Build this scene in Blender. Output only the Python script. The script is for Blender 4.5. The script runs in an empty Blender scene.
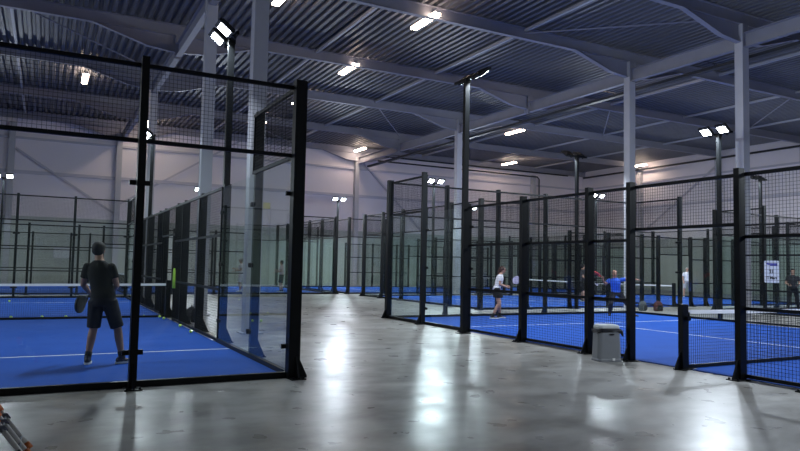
import bpy, bmesh, math, random
from mathutils import Vector, Matrix, Quaternion
random.seed(7)
PI = math.pi
sc = bpy.context.scene
col = sc.collection

# ------------------------------------------------------------------ camera
CAM = Vector((-2.988, -8.71, 1.54))
YAW, PITCH, ROLL = .488, .0602, .0199
Rv = Vector((math.cos(YAW), -math.sin(YAW), 0))
Fv = Vector((math.sin(YAW)*math.cos(PITCH), math.cos(YAW)*math.cos(PITCH), math.sin(PITCH)))
Uv = Rv.cross(Fv)
R2 = Rv*math.cos(ROLL) + Uv*math.sin(ROLL)
U2 = Uv*math.cos(ROLL) - Rv*math.sin(ROLL)
cd = bpy.data.cameras.new('camera'); cam = bpy.data.objects.new('camera', cd); col.objects.link(cam)
M = Matrix.Identity(4)
for i, v in enumerate((R2, U2, -Fv)):
    for j in range(3): M[j][i] = v[j]
M.translation = CAM
cam.matrix_world = M
cd.sensor_width = 36; cd.lens = 667/800*36; cd.clip_end = 300; cd.clip_start = .05
sc.camera = cam
# ------------------------------------------------------------------ world, exposure
w = bpy.data.worlds.new('world'); sc.world = w; w.use_nodes = True
w.node_tree.nodes['Background'].inputs[0].default_value = (.10, .14, .30, 1)
w.node_tree.nodes['Background'].inputs[1].default_value = .05
vs = sc.view_settings
vs.view_transform = 'Standard'; vs.look = 'None'; vs.exposure = 0; vs.gamma = 1; vs.use_curve_mapping = False
sc.cycles.transparent_max_bounces = 40
sc.cycles.max_bounces = 7
sc.cycles.diffuse_bounces = 4
sc.cycles.caustics_reflective = False
sc.cycles.caustics_refractive = False
sc.cycles.sample_clamp_indirect = 4
sc.cycles.use_denoising = True
FLOOD_W = 230.0       # watt per floodlight head
FLOOD_C = (.80, .90, 1.0)
BATTEN_E = 40.0      # emission of the warm ceiling battens
BATTEN_C = (1.0, .78, .60)
SKYLIGHT_W = 500
def area(name, loc, rot, size, power, color, spread=PI, par=None, sizey=None):
    l = bpy.data.lights.new(name, 'AREA'); l.energy = power; l.color = color; l.size = size; l.spread = spread
    if sizey: l.shape = 'RECTANGLE'; l.size_y = sizey
    o = bpy.data.objects.new(name, l); col.objects.link(o); o.location = loc; o.rotation_euler = rot
    if par: o.parent = par
    return o

# ------------------------------------------------------------------ materials
def mat(name, c, rough=.5, metal=0, spec=.5, noise=None, emit=None, bump=None):
    m = bpy.data.materials.new(name); m.use_nodes = True
    nt = m.node_tree; b = nt.nodes['Principled BSDF']
    b.inputs['Base Color'].default_value = (*c, 1); b.inputs['Roughness'].default_value = rough
    b.inputs['Metallic'].default_value = metal; b.inputs['Specular IOR Level'].default_value = spec
    if emit: b.inputs['Emission Color'].default_value = (*emit[0], 1); b.inputs['Emission Strength'].default_value = emit[1]
    if noise or bump:
        tc = nt.nodes.new('ShaderNodeTexCoord')
        n = nt.nodes.new('ShaderNodeTexNoise'); nt.links.new(tc.outputs['Object'], n.inputs['Vector'])
        n.inputs['Scale'].default_value = (noise or bump)[0]; n.inputs['Detail'].default_value = 4
        if noise:
            r = nt.nodes.new('ShaderNodeMix'); r.data_type = 'RGBA'
            a = noise[1]
            r.inputs[6].default_value = (*[x*(1-a) for x in c], 1); r.inputs[7].default_value = (*[min(1, x*(1+a)) for x in c], 1)
            nt.links.new(n.outputs[0], r.inputs[0]); nt.links.new(r.outputs[2], b.inputs['Base Color'])
        if bump:
            bp = nt.nodes.new('ShaderNodeBump'); bp.inputs['Strength'].default_value = bump[1]; bp.inputs['Distance'].default_value = .01
            nt.links.new(n.outputs[0], bp.inputs['Height']); nt.links.new(bp.outputs[0], b.inputs['Normal'])
    return m
BLACK = mat('black powder coated steel', (.005, .006, .007), .42, 0, .2, noise=(20, .2))
WIRE = mat('black wire', (.006, .007, .009), .5, 0, .2)
WHITE_ST = mat('white painted steel', (.46, .46, .50), .5, noise=(3, .08))
BEAM = mat('grey painted beam steel', (.27, .27, .32), .55, noise=(2, .12))
DECK = mat('galvanised roof deck', (.155, .155, .175), .5, .1, noise=(1.5, .18))
PANEL = mat('lavender white wall cladding', (.80, .74, .78), .55, noise=(.6, .06))
PLINTH = mat('grey green concrete wall', (.47, .50, .47), .7, noise=(1.2, .1))
GIRT = mat('wall girt steel', (.52, .50, .57), .55)
LINE = mat('white court line', (.75, .80, .85), .7)
TAPE = mat('white net tape', (.8, .8, .8), .7)
DARKM = mat('dark cable tray steel', (.02, .022, .03), .5)
LENS = mat('floodlight lens', (.9, .9, .9), .4, emit=((.86, .94, 1), 30))
HOUS = mat('black lamp housing', (.02, .02, .022), .4, .3)
TUBEM = mat('warm batten diffuser', (.9, .85, .8), .4, emit=(BATTEN_C, BATTEN_E))
BALL = mat('tennis ball felt', (.62, .88, .16), .9, bump=(60, .4))
GREY_PL = mat('grey bin plastic', (.19, .20, .215), .5, noise=(8, .08))
LGREY_PL = mat('light grey bin lid plastic', (.45, .47, .47), .45)
BAGPL = mat('black bin liner', (.015, .015, .018), .3, bump=(18, .8))

def glass_mat():
    m = bpy.data.materials.new('tempered glass'); m.use_nodes = True; nt = m.node_tree
    for n in list(nt.nodes): nt.nodes.remove(n)
    o = nt.nodes.new('ShaderNodeOutputMaterial'); t = nt.nodes.new('ShaderNodeBsdfTransparent'); g = nt.nodes.new('ShaderNodeBsdfGlossy')
    t.inputs[0].default_value = (.955, .98, .97, 1); g.inputs['Roughness'].default_value = .02; g.inputs[0].default_value = (.9, 1, .97, 1)
    f = nt.nodes.new('ShaderNodeFresnel'); f.inputs[0].default_value = 1.55
    mx = nt.nodes.new('ShaderNodeMixShader')
    ge = nt.nodes.new('ShaderNodeNewGeometry'); om = nt.nodes.new('ShaderNodeMath'); om.operation = 'SUBTRACT'; om.inputs[0].default_value = 1; nt.links.new(ge.outputs['Backfacing'], om.inputs[1])
    mu = nt.nodes.new('ShaderNodeMath'); mu.operation = 'MULTIPLY'; nt.links.new(f.outputs[0], mu.inputs[0]); nt.links.new(om.outputs[0], mu.inputs[1])
    nt.links.new(mu.outputs[0], mx.inputs[0]); nt.links.new(t.outputs[0], mx.inputs[1]); nt.links.new(g.outputs[0], mx.inputs[2]); nt.links.new(mx.outputs[0], o.inputs[0])
    return m
GLASS = glass_mat()

def floor_mat():
    m = bpy.data.materials.new('polished concrete'); m.use_nodes = True; nt = m.node_tree; b = nt.nodes['Principled BSDF']
    tc = nt.nodes.new('ShaderNodeTexCoord')
    def noise(scale, rot, sx, sy, det, ro):
        mp = nt.nodes.new('ShaderNodeMapping'); mp.inputs['Scale'].default_value = (sx, sy, 1); mp.inputs['Rotation'].default_value = (0, 0, rot); nt.links.new(tc.outputs['Object'], mp.inputs[0])
        n_ = nt.nodes.new('ShaderNodeTexNoise'); n_.inputs['Scale'].default_value = scale; n_.inputs['Detail'].default_value = det; n_.inputs['Roughness'].default_value = ro; nt.links.new(mp.outputs[0], n_.inputs['Vector']); return n_
    na, nb = noise(.36, .4, .9, 1.1, 4, .55), noise(1.5, -.5, .75, 1.15, 7, .62)
    ad = nt.nodes.new('ShaderNodeMath'); ad.operation = 'ADD'; nt.links.new(na.outputs[0], ad.inputs[0]); nt.links.new(nb.outputs[0], ad.inputs[1])
    m0 = nt.nodes.new('ShaderNodeMapRange'); m0.interpolation_type = 'SMOOTHSTEP'; m0.inputs[1].default_value = .72; m0.inputs[2].default_value = 1.28; nt.links.new(ad.outputs[0], m0.inputs[0])
    mc = nt.nodes.new('ShaderNodeMix'); mc.data_type = 'RGBA'; mc.inputs[6].default_value = (.17, .16, .145, 1); mc.inputs[7].default_value = (.41, .405, .39, 1)
    nt.links.new(m0.outputs[0], mc.inputs[0]); nt.links.new(mc.outputs[2], b.inputs['Base Color'])
    n2 = nt.nodes.new('ShaderNodeTexNoise'); n2.inputs['Scale'].default_value = 2.3; n2.inputs['Detail'].default_value = 5; nt.links.new(tc.outputs['Object'], n2.inputs['Vector'])
    mr = nt.nodes.new('ShaderNodeMapRange'); mr.inputs[1].default_value = .3; mr.inputs[2].default_value = .7; mr.inputs[3].default_value = .26; mr.inputs[4].default_value = .37
    nt.links.new(n2.outputs[0], mr.inputs[0]); nt.links.new(mr.outputs[0], b.inputs['Roughness'])
    n3 = nt.nodes.new('ShaderNodeTexNoise'); n3.inputs['Scale'].default_value = 5; nt.links.new(tc.outputs['Object'], n3.inputs['Vector'])
    bp = nt.nodes.new('ShaderNodeBump'); bp.inputs['Strength'].default_value = .2; bp.inputs['Distance'].default_value = .012
    nt.links.new(n3.outputs[0], bp.inputs['Height']); nt.links.new(bp.outputs[0], b.inputs['Normal'])
    b.inputs['Specular IOR Level'].default_value = .17
    return m
FLOOR = floor_mat()
TURF = mat('blue artificial turf', (.013, .075, .37), .85, 0, .12, noise=(1.6, .14), bump=(180, .5))

# ------------------------------------------------------------------ mesh helpers
def newbm(): return bmesh.new()
def obox(bm, c, u, v, n, a, b, d, mi=0):
    """box centred c with half sizes a,b,d along unit axes u,v,n"""
    u, v, n = Vector(u)*a, Vector(v)*b, Vector(n)*d; c = Vector(c)
    vs_ = [bm.verts.new(c+u*i+v*j+n*k) for k in (-1, 1) for j in (-1, 1) for i in (-1, 1)]
    for q in ((0, 2, 3, 1), (4, 5, 7, 6), (0, 1, 5, 4), (2, 6, 7, 3), (0, 4, 6, 2), (1, 3, 7, 5)):
        f = bm.faces.new([vs_[i] for i in q]); f.material_index = mi
def box(bm, x0, x1, y0, y1, z0, z1, mi=0):
    obox(bm, ((x0+x1)/2, (y0+y1)/2, (z0+z1)/2), (1, 0, 0), (0, 1, 0), (0, 0, 1), abs(x1-x0)/2, abs(y1-y0)/2, abs(z1-z0)/2, mi)
def bar(bm, p, q, wdt, hgt=None, up=(0, 0, 1)):
    p, q = Vector(p), Vector(q); d = (q-p); L = d.length; d.normalize(); up = Vector(up)
    if abs(d.dot(up)) > .95: up = Vector((0, 1, 0))
    s = d.cross(up).normalized(); t = s.cross(d)
    obox(bm, (p+q)/2, d, s, t, L/2, wdt/2, (hgt or wdt)/2)
def tube(bm, pts, r, n=10, caps=True):
    pts = [Vector(p) for p in pts]; rs = r if isinstance(r, (list, tuple)) else [r]*len(pts)
    prev = None; rings = []
    for i, p in enumerate(pts):
        d = (pts[min(i+1, len(pts)-1)]-pts[max(i-1, 0)]).normalized()
        up = Vector((0, 0, 1)) if abs(d.z) < .9 else Vector((0, 1, 0))
        if prev is not None: up = prev
        s = d.cross(up).normalized(); t = s.cross(d).normalized(); prev = t
        rings.append([bm.verts.new(p+(s*math.cos(2*PI*k/n)+t*math.sin(2*PI*k/n))*rs[i]) for k in range(n)])
    for a, b in zip(rings, rings[1:]):
        for k in range(n): bm.faces.new((a[k], a[(k+1) % n], b[(k+1) % n], b[k]))
    if caps: bm.faces.new(rings[0][::-1]); bm.faces.new(rings[-1])
def loft(bm, rings, cap=True):
    R = [[bm.verts.new(p) for p in r] for r in rings]; n = len(R[0])
    for a, b in zip(R, R[1:]):
        for k in range(n): bm.faces.new((a[k], a[(k+1) % n], b[(k+1) % n], b[k]))
    if cap: bm.faces.new(R[0][::-1]); bm.faces.new(R[-1])
def ell(bm, c, r, rot=None, seg=16):
    m = Matrix.Translation(Vector(c)) @ (rot.to_matrix().to_4x4() if rot else Matrix.Identity(4)) @ Matrix.Diagonal((*r, 1))
    bmesh.ops.create_uvsphere(bm, u_segments=seg, v_segments=seg//2+2, radius=1, matrix=m)
def prism(bm, pts, d):
    """extrude polygon pts (3D) by vector d"""
    a = [bm.verts.new(Vector(p)) for p in pts]; b = [bm.verts.new(Vector(p)+Vector(d)) for p in pts]; n = len(a)
    bm.faces.new(a[::-1]); bm.faces.new(b)
    for k in range(n): bm.faces.new((a[k], a[(k+1) % n], b[(k+1) % n], b[k]))
def me(name, bm, *mats, smooth=False):
    bmesh.ops.recalc_face_normals(bm, faces=bm.faces)
    m = bpy.data.meshes.new(name); bm.to_mesh(m); bm.free()
    for x in mats: m.materials.append(x)
    if smooth:
        for p in m.polygons: p.use_smooth = True
    return m
def ob(name, mesh, par=None, loc=(0, 0, 0), rz=0, label=None):
    o = bpy.data.objects.new(name, mesh); col.objects.link(o); o.location = loc; o.rotation_euler = (0, 0, rz)
    if par: o.parent = par
    if label: o['label'] = label
    return o
def tag(o, label, cat, group=None, kind=None):
    o['label'] = label; o['category'] = cat
    if group: o['group'] = group
    if kind: o['kind'] = kind
    return o
def thing(name, label, cat, loc=(0, 0, 0), rz=0, group=None):
    o = bpy.data.objects.new(name, None); col.objects.link(o); o.location = loc; o.rotation_euler = (0, 0, rz)
    o.empty_display_size = .2
    return tag(o, label, cat, group)
def struct(name, bm, *mats, par=None):
    o = ob(name, me(name, bm, *mats), par)
    if par is None: o['kind'] = 'structure'
    return o

# ------------------------------------------------------------------ hall shell
X0, X1, Y0, Y1, ZD = -15.0, 40.1, -20.0, 37.0, 10.35
bm = newbm(); box(bm, X0-.3, X1+.3, Y0-.3, Y1+.3, -.2, 0); struct('floor', bm, FLOOR)
def wall(name, a, b, n):
    """a,b ends on the floor plan, n inward normal"""
    a, b, n = Vector((*a, 0)), Vector((*b, 0)), Vector((*n, 0)); d = (b-a); L = d.length; d.normalize(); c = (a+b)/2
    bm = newbm(); obox(bm, c+Vector((0, 0, 7.25))-n*.15, d, n, (0, 0, 1), L/2, .14, 3.25)
    wl = struct(name, bm, PANEL)
    bm = newbm(); obox(bm, c+Vector((0, 0, 2))-n*.15, d, n, (0, 0, 1), L/2, .16, 2.0); obox(bm, c+Vector((0, 0, 4.03))-n*.13, d, n, (0, 0, 1), L/2, .16, .03)
    struct('wall_plinth', bm, PLINTH, par=wl)
    bm = newbm()
    for z, h in ((6.7, .10), (8.75, .06)): obox(bm, c+Vector((0, 0, z))+n*.06, d, n, (0, 0, 1), L/2, .07, h)
    struct('wall_girt', bm, GIRT, par=wl)
    return wl
wb = wall('wall_back', (X0, Y1), (X1, Y1), (0, -1))
wr = wall('wall_right', (X1, Y1), (X1, Y0), (-1, 0))
wf = wall('wall_front', (X1, Y0), (X0, Y0), (0, 1))
wl_ = wall('wall_left', (X0, Y0), (X0, Y1), (1, 0))
RAFT = [-12.5, -6.5, -.5, 5.5, 10.4, 16.8, 23.0, 30.2, 36.7]
bm = newbm()
for x in (-5, .9, 17.4, 34.2): box(bm, x-.16, x+.16, Y1-.34, Y1, 0, 9.6)
struct('wall_column', bm, WHITE_ST, par=wb)
bm = newbm()
for y in RAFT[:-1]: box(bm, X1-.34, X1, y-.16, y+.16, 0, 9.9)
struct('wall_column', bm, WHITE_ST, par=wr)
bm = newbm()
for a, b in (((-4.8, 8.1), (.7, 4.5)), ((9.0, 10.2), (.9, 5.0)), ((17.6, 9.6), (23, 4.4))):
    bar(bm, (a[0], Y1-.14, a[1]), (b[0], Y1-.14, b[1]), .06, .12)
struct('wall_brace', bm, GIRT, par=wb)
bm = newbm()
for a, b in (((16.8, 9.4), (10.4, 4.5)), ((23, 9.4), (30.2, 4.5))): bar(bm, (X1-.14, a[0], a[1]), (X1-.14, b[0], b[1]), .06, .12)
struct('wall_brace', bm, GIRT, par=wr)
# corrugated deck (ribs run along y)
bm = newbm(); x = X0-.2; prof = []; P_ = .30; H_ = .11
while x < X1+.2:
    prof += [(x, ZD+H_), (x+.10, ZD+H_), (x+.13, ZD), (x+.25, ZD)]; x += P_
lo = [bm.verts.new((a, Y0-.2, b)) for a, b in prof]; hi = [bm.verts.new((a, Y1+.2, b)) for a, b in prof]
for k in range(len(prof)-1): bm.faces.new((lo[k], lo[k+1], hi[k+1], hi[k]))
box(bm, X0-.3, X1+.3, Y0-.3, Y1+.3, ZD+.2, ZD+.3)
struct('ceiling', bm, DECK)
# frame: I-profiles
def ibeam(bm, p, q, depth, wdt, tf=.018, tw=.012):
    p, q = Vector(p), Vector(q); up = Vector((0, 0, 1))
    for s in (-1, 1): bar(bm, p+up*s*(depth/2-tf/2), q+up*s*(depth/2-tf/2), wdt, tf)
    bar(bm, p, q, tw, depth-2*tf)
ROWS = (1.05, 17.5)
for y in RAFT:
    bm = newbm()
    ibeam(bm, (X0, y, ZD-.23), (X1, y, ZD-.23), .42, .19, .022)
    for r in ROWS:                                   # haunches at the column rows
        for s in (-1, 1):
            if r == ROWS[0] and s == 1 and False: continue
            zb, zt = 9.28, ZD-.44
            pts = [(r+s*.1, y-.006, zt), (r+s*2.9, y-.006, zt), (r+s*1.1, y-.006, zb+.10), (r+s*.1, y-.006, zb)]
            prism(bm, pts, (0, .012, 0))
            bar(bm, (r+s*2.9, y, zt), (r+s*1.1, y, zb+.10), .19, .022); bar(bm, (r+s*1.1, y, zb+.10), (r+s*.1, y, zb), .19, .022)
    o = struct('ceiling_rafter', bm, BEAM); o['label'] = 'haunched steel rafter under the roof deck'
for r in ROWS:
    bm = newbm(); ys = [Y0]+RAFT+[Y1]
    for ya, yb in zip(ys, ys[1:]): ibeam(bm, (r, ya+.16, 9.35), (r, yb-.16, 9.35), .50, .20, .025)
    for y in RAFT: box(bm, r-.13, r+.13, y-.16, y-.145, 9.1, 9.9); box(bm, r-.13, r+.13, y+.145, y+.16, 9.1, 9.9)
    struct('ceiling_beam', bm, BEAM)
bm = newbm()
for x in (-9.9, -4.4, 6.5, 12.2, 23.0, 28.6, 34.2):
    bar(bm, (x, Y0, ZD-.11), (x, Y1, ZD-.11), .10, .10)
struct('ceiling_purlin', bm, WHITE_ST)
bm = newbm()
for a, b in (((12.2, 10.4), (17.5, 5.5)), ((12.2, 23), (17.5, 30.2)), ((6.5, 30.2), (12.2, 36.7)), ((23, 16.8), (28.6, 23)), ((28.6, 10.4), (34.2, 16.8)), ((23, 30.2), (17.5, 23)), ((-4.4, 16.8), (1.05, 23))):
    tube(bm, [(*a, ZD-.2), (*b, ZD-.2)], .03, 8)
struct('ceiling_brace', bm, BEAM)
# free-standing columns (H profile)
def column(x, y):
    bm = newbm(); h = 9.9
    box(bm, x-.16, x+.16, y-.15, y-.13, 0, h); box(bm, x-.16, x+.16, y+.13, y+.15, 0, h)   # flanges facing y
    box(bm, x-.155, x-.14, y-.13, y+.13, 0, h); box(bm, x+.14, x+.155, y-.13, y+.13, 0, h)
    box(bm, x-.24, x+.24, y-.22, y+.22, 0, .03)
    return struct('trim_column', bm, WHITE_ST)
for x, y in ((1.05, 5.8), (1.05, 11.1), (17.5, 5.5), (17.5, 10.4), (17.5, 23.0), (1.05, 23.0), (17.5, -6.5), (17.5, -.5)):
    column(x, y)
# black cable tray hanging beside the beam, and wall pipes
bm = newbm()
box(bm, 18.15, 18.17, Y0+.5, Y1-.4, 8.93, 9.03); box(bm, 18.38, 18.40, Y0+.5, Y1-.4, 8.93, 9.03); box(bm, 18.15, 18.40, Y0+.5, Y1-.4, 8.92, 8.935)
for y in RAFT[:-1]: box(bm, 17.61, 18.40, y+1.6, y+1.63, 9.12, 9.15); box(bm, 18.26, 18.28, y+1.6, y+1.63, 8.935, 9.12)
tag(ob('cable_tray', me('cable_tray', bm, DARKM)), 'long black cable tray hanging under the roof beside the right-hand column row', 'cable tray')
bm = newbm()
tube(bm, [(19, Y1-.5, 9.45), (34.4, Y1-.5, 9.45), (34.6, Y1-.5, 9.25), (34.6, Y1-.5, .1)], .06); tube(bm, [(19, Y1-.35, 9.85), (38, Y1-.35, 9.85)], .05)
tag(ob('wall_pipe', me('wall_pipe', bm, DARKM, smooth=True)), 'dark pipes running under the eaves of the far wall and down it', 'pipe')
bm = newbm(); tube(bm, [(X1-.5, Y1-.6, 9.75), (X1-.5, Y0+.6, 9.75)], .07)
tag(ob('wall_pipe', me('wall_pipe', bm, DARKM, smooth=True)), 'dark pipe running along the top of the right-hand wall', 'pipe')

# ------------------------------------------------------------------ padel courts
def wires(bm, w_, z0, z1, sp=.05, t=.0037):
    """wire grid in local xz plane, centred on y=0, from x=0..w_"""
    n = int(round(w_/sp))
    def quad(x0, x1, za, zb, yo):
        v = [bm.verts.new(p) for p in ((x0, yo-t/2, za), (x1, yo-t/2, za), (x1, yo-t/2, zb), (x0, yo-t/2, zb), (x0, yo+t/2, za), (x1, yo+t/2, za), (x1, yo+t/2, zb), (x0, yo+t/2, zb))]
        if x1-x0 > zb-za: F = ((0, 1, 2, 3), (5, 4, 7, 6), (0, 4, 5, 1), (3, 2, 6, 7))
        else: F = ((0, 1, 2, 3), (5, 4, 7, 6), (0, 3, 7, 4), (1, 5, 6, 2))
        for f in F: bm.faces.new([v[i] for i in f])
    for k in range(1, n): quad(k*w_/n-t/2, k*w_/n+t/2, z0, z1, 0)
    m_ = int(round((z1-z0)/sp))
    for k in range(1, m_): quad(0, w_, z0+k*(z1-z0)/m_-t/2, z0+k*(z1-z0)/m_+t/2, t)
_cache = {}
def mesh_panel(w_, z0, z1, mids=(), far=False):
    k = ('m', round(w_, 3), z0, z1, far)
    if k not in _cache:
        bm = newbm(); wires(bm, w_, z0, z1, .05)
        for z in (z0+.025, z1-.025): box(bm, 0, w_, -.025, .025, z-.025, z+.025)
        for z in mids: box(bm, 0, w_, -.02, .02, z-.025, z+.025)
        for x in (.012, w_-.012): box(bm, x-.012, x+.012, -.02, .02, z0+.05, z1-.05)
        _cache[k] = me('mesh_panel', bm, WIRE)
    return _cache[k]
def glass_panel(w_):
    k = ('g', round(w_, 3))
    if k not in _cache:
        bm = newbm(); box(bm, .008, w_-.008, -.006, .006, .08, 2.985); _cache[k] = me('glass_panel', bm, GLASS)
    return _cache[k]
def rail_mesh(w_):
    k = ('r', round(w_, 3))
    if k not in _cache:
        bm = newbm(); box(bm, 0, w_, -.03, .04, 0, .078); _cache[k] = me('bottom_rail', bm, BLACK)
    return _cache[k]
def post_mesh(h, corner=False, mir=1):
    k = ('p', h, corner, mir)
    if k not in _cache:
        bm = newbm(); a = .06 if corner else .045
        if corner: box(bm, -.06, .10, .01, .15, 0, h)
        else: box(bm, -a, a, .02, .15, 0, h)
        x = .05 if corner else 0
        prism(bm, [(x-.012, .14, .0), (x-.012, .27, .0), (x-.012, .27, .03), (x-.012, .15, .30)], (.024, 0, 0))
        box(bm, x-.10, x+.10, .0, .28, 0, .015)
        if corner: prism(bm, [(.09, .075, 0), (.22, .075, 0), (.22, .075, .03), (.09, .075, .30)], (0, .024, 0))
        for bx in (-.07, .07):
            box(bm, x+bx-.012, x+bx+.012, .235, .259, .015, .035)
        if mir < 0: bmesh.ops.scale(bm, vec=(-1, 1, 1), verts=bm.verts)
        _cache[k] = me('post', bm, BLACK)
    return _cache[k]
def clamp_mesh():
    if 'c' not in _cache:
        bm = newbm()
        for s in (-1, 1):
            tube(bm, [(0, -.035, 0), (0, .02, 0)], .04, 12) if s < 0 else box(bm, -.12, .12, -.018, .02, -.03, .03)
        _cache['c'] = me('clamp', bm, BLACK)
    return _cache['c']
GRP = 'padel court enclosures in the hall'
def court(name_label, origin, rz, L=20.4, W=10.0, clamps=(), skip_near=False, turf_label='', lintel=True):
    """local: court occupies x 0..W, y 0..L; returns root"""
    s = L/20.0
    root = thing('court_enclosure', name_label, 'court enclosure', (*origin, 0), rz, GRP)
    def place(mesh, name, x, y, a, z=0, par=root): return ob(name, mesh, par, (x, y, z), a)
    # walls: (start, dir angle) with outward normal = +y local rotated
    ends = [((W, 0), PI), ((0, L), 0)]
    for (ox, oy), a in ends:                           # end walls: panels run along local +x rotated a, outward +y rotated
        d = Vector((math.cos(a), math.sin(a)))
        for k in range(5):
            p = Vector((ox, oy))+d*(k*W/5)
            g = place(glass_panel(W/5), 'glass_panel', p.x, p.y, a); place(mesh_panel(W/5, 3.0, 4.0), 'mesh_panel', p.x, p.y, a); place(rail_mesh(W/5), 'bottom_rail', p.x, p.y, a)
            if 'end' in clamps:
                for cx in (0.0, W/5):
                    if (k == 0 and cx == 0) or cx > 0:
                        for z in (.42, 2.5): ob('clamp', clamp_mesh(), g, (cx if k < 4 or cx == 0 else cx-.05, -.0, z))
            if k > 0: place(post_mesh(4.06), 'post', p.x, p.y, a)
        place(post_mesh(4.06, True, -1), 'corner_post', ox, oy, a)
        e = Vector((ox, oy))+d*W; place(post_mesh(4.06, True), 'corner_post', e.x, e.y, a)
    offs = [0, 2, 4.06, 6.12, 8.02, 9.0]
    for sx, a0 in ((0, PI/2), (W, -PI/2)):
        for half in (0, 1):
            for k in range(5):
                y0, y1 = offs[k]*s, offs[k+1]*s; w_ = y1-y0
                if a0 > 0: ys = y0 if half == 0 else L-y1; ang = PI/2       # local x -> +y, outward (+y local) -> -x
                else: ys = y1 if half == 0 else L-y0; ang = -PI/2
                if k < 2:
                    g = place(glass_panel(w_), 'glass_panel', sx, ys, ang); place(rail_mesh(w_), 'bottom_rail', sx, ys, ang)
                    if k == 0: place(mesh_panel(w_, 3.0, 4.0), 'mesh_panel', sx, ys, ang)
                    if 'side' in clamps:
                        for z in (.42, 1.5, 2.5): ob('clamp', clamp_mesh(), g, (w_/2*0+.02, 0, z))
                else:
                    place(mesh_panel(w_, .03, 3.0, (1.02, 2.06)), 'mesh_panel', sx, ys, ang)
                yy = y1 if half == 0 else L-y1
                place(post_mesh(4.06 if k == 0 else 3.06), 'post', sx, yy, ang)
        y0, y1 = offs[5]*s, L-offs[5]*s
        place(mesh_panel(y1-y0, 2.22, 3.0), 'mesh_panel', sx, y0 if a0 > 0 else y1, a0)
    # turf
    bm = newbm(); box(bm, .03, W-.03, .03, L-.03, -.005, .012)
    z = .0135
    def lq(x0, x1, y0, y1):
        f = bm.faces.new([bm.verts.new(p) for p in ((x0, y0, z), (x1, y0, z), (x1, y1, z), (x0, y1, z))]); f.material_index = 1
    for y in (3.05*s, L-3.05*s): lq(.03, W-.03, y-.025, y+.025)
    lq(W/2-.025, W/2+.025, 3.05*s, L-3.05*s)
    m = me('court_turf', bm, TURF, LINE)
    for p in m.polygons:
        if p.material_index == 1 and p.normal.z < 0: p.flip()
    t = ob('court_turf', m, None, (*origin, 0), rz); tag(t, turf_label, 'court surface')
    return root
def net(origin, rz, W, L, label):
    r = thing('padel_net', label, 'net', (0, 0, 0), 0, 'padel nets')
    a = Matrix.Rotation(rz, 4, 'Z'); r.location = Vector((*origin, 0))+a @ Vector((0, L/2, 0)); r.rotation_euler = (0, 0, rz)
    bm = newbm(); n = 40; t = .0035
    def top(x): return .90-.03*math.sin(PI*x/W)
    sp = .05; k = 1
    while k*sp < W:
        x = k*sp; box(bm, x-t/2, x+t/2, -t/2, t/2, .03, top(x)); k += 1
    for j in range(1, 18): 
        z = j*.05; box(bm, 0, W, t/2, 1.5*t, z-t/2, z+t/2)
    ob('net_mesh', me('net_mesh', bm, WIRE), r)
    bm = newbm()
    for i in range(n):
        x0, x1 = .02+(W-.04)*i/n, .02+(W-.04)*(i+1)/n
        v = [bm.verts.new((x, y, top(x)+dz)) for x in (x0, x1) for y in (-.012, .012) for dz in (-.03, .03)]
        for q in ((0, 1, 5, 4), (2, 6, 7, 3), (1, 3, 7, 5), (0, 4, 6, 2)): bm.faces.new([v[i_] for i_ in q])
    ob('net_tape', me('net_tape', bm, TAPE), r, label='white tape along the top of the net')
    bm = newbm(); box(bm, .02, W-.02, -.012, .012, .012, .07); ob('bottom_hem', me('bottom_hem', bm, BLACK), r)
    for x, s in ((-.03, -1), (W+.03, 1)):
        bm = newbm(); box(bm, x-.065, x+.065, -.045, .045, 0, 1.02)
        prism(bm, [(x+s*.06, -.01, 0), (x+s*.22, -.01, 0), (x+s*.06, -.01, .3)], (0, .02, 0)); box(bm, x-.12, x+.22*1, -.1, .1, 0, .014)
        p = ob('net_post', me('net_post', bm, BLACK), r)
        bm = newbm(); tube(bm, [(x-s*.02, -.045, .80), (x-s*.02, -.10, .80)], .035, 12); tube(bm, [(x-s*.02, -.09, .80), (x-s*.02, -.09, .90)], .012, 8)
        ob('winch', me('winch', bm, BLACK), p)
    return r

COURTS = dict(A=((-9.99, .07), 0, 20.8), B=((6.0, 8.75-20.4), 0, 20.4), C=((20.9, 9.0-20.4), 0, 20.4),
              D=((31.3, 11.4), PI/2, 20.2), F=((31.5, 23.8), PI/2, 20.2), E=((10.4, 23.8), PI/2, 20.2))
court('black framed glass and mesh enclosure of the left foreground court around the man in black', *COURTS['A'], clamps=('end', 'side'),
      turf_label='blue turf with white lines under the man in black on the left')
court('black framed glass and mesh enclosure of the right foreground court with the grey bin outside', *COURTS['B'], W=9.8, clamps=('side',),
      turf_label='blue turf of the right foreground court under the woman in white')
court('black framed enclosure at the right edge beyond the right foreground court, with a white notice', *COURTS['C'],
      turf_label='blue turf at the right edge, seen through the right foreground court')
court('black framed enclosure behind the right foreground court, its glass end facing the aisle', *COURTS['D'],
      turf_label='blue turf behind the right foreground court, beyond the grey aisle strip')
court('black framed enclosure farthest back on the right, in front of the far wall', *COURTS['F'],
      turf_label='blue turf farthest back on the right, near the far wall')
court('black framed enclosure farthest back behind the left foreground court', *COURTS['E'],
      turf_label='blue turf farthest back on the left, near the far wall')
for k, lab in zip('ABCDEF', ('white taped net across the left foreground court in front of the man in black',
                             'net of the right foreground court starting at the short black post in the side opening',
                             'net across the court at the right edge', 'net across the court behind the right foreground court',
                             'net across the court farthest back on the left', 'net across the court farthest back on the right')):
    o_, rz_, L_ = COURTS[k]; net(o_, rz_, 9.8 if k == 'B' else 10.0, L_, lab)

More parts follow.
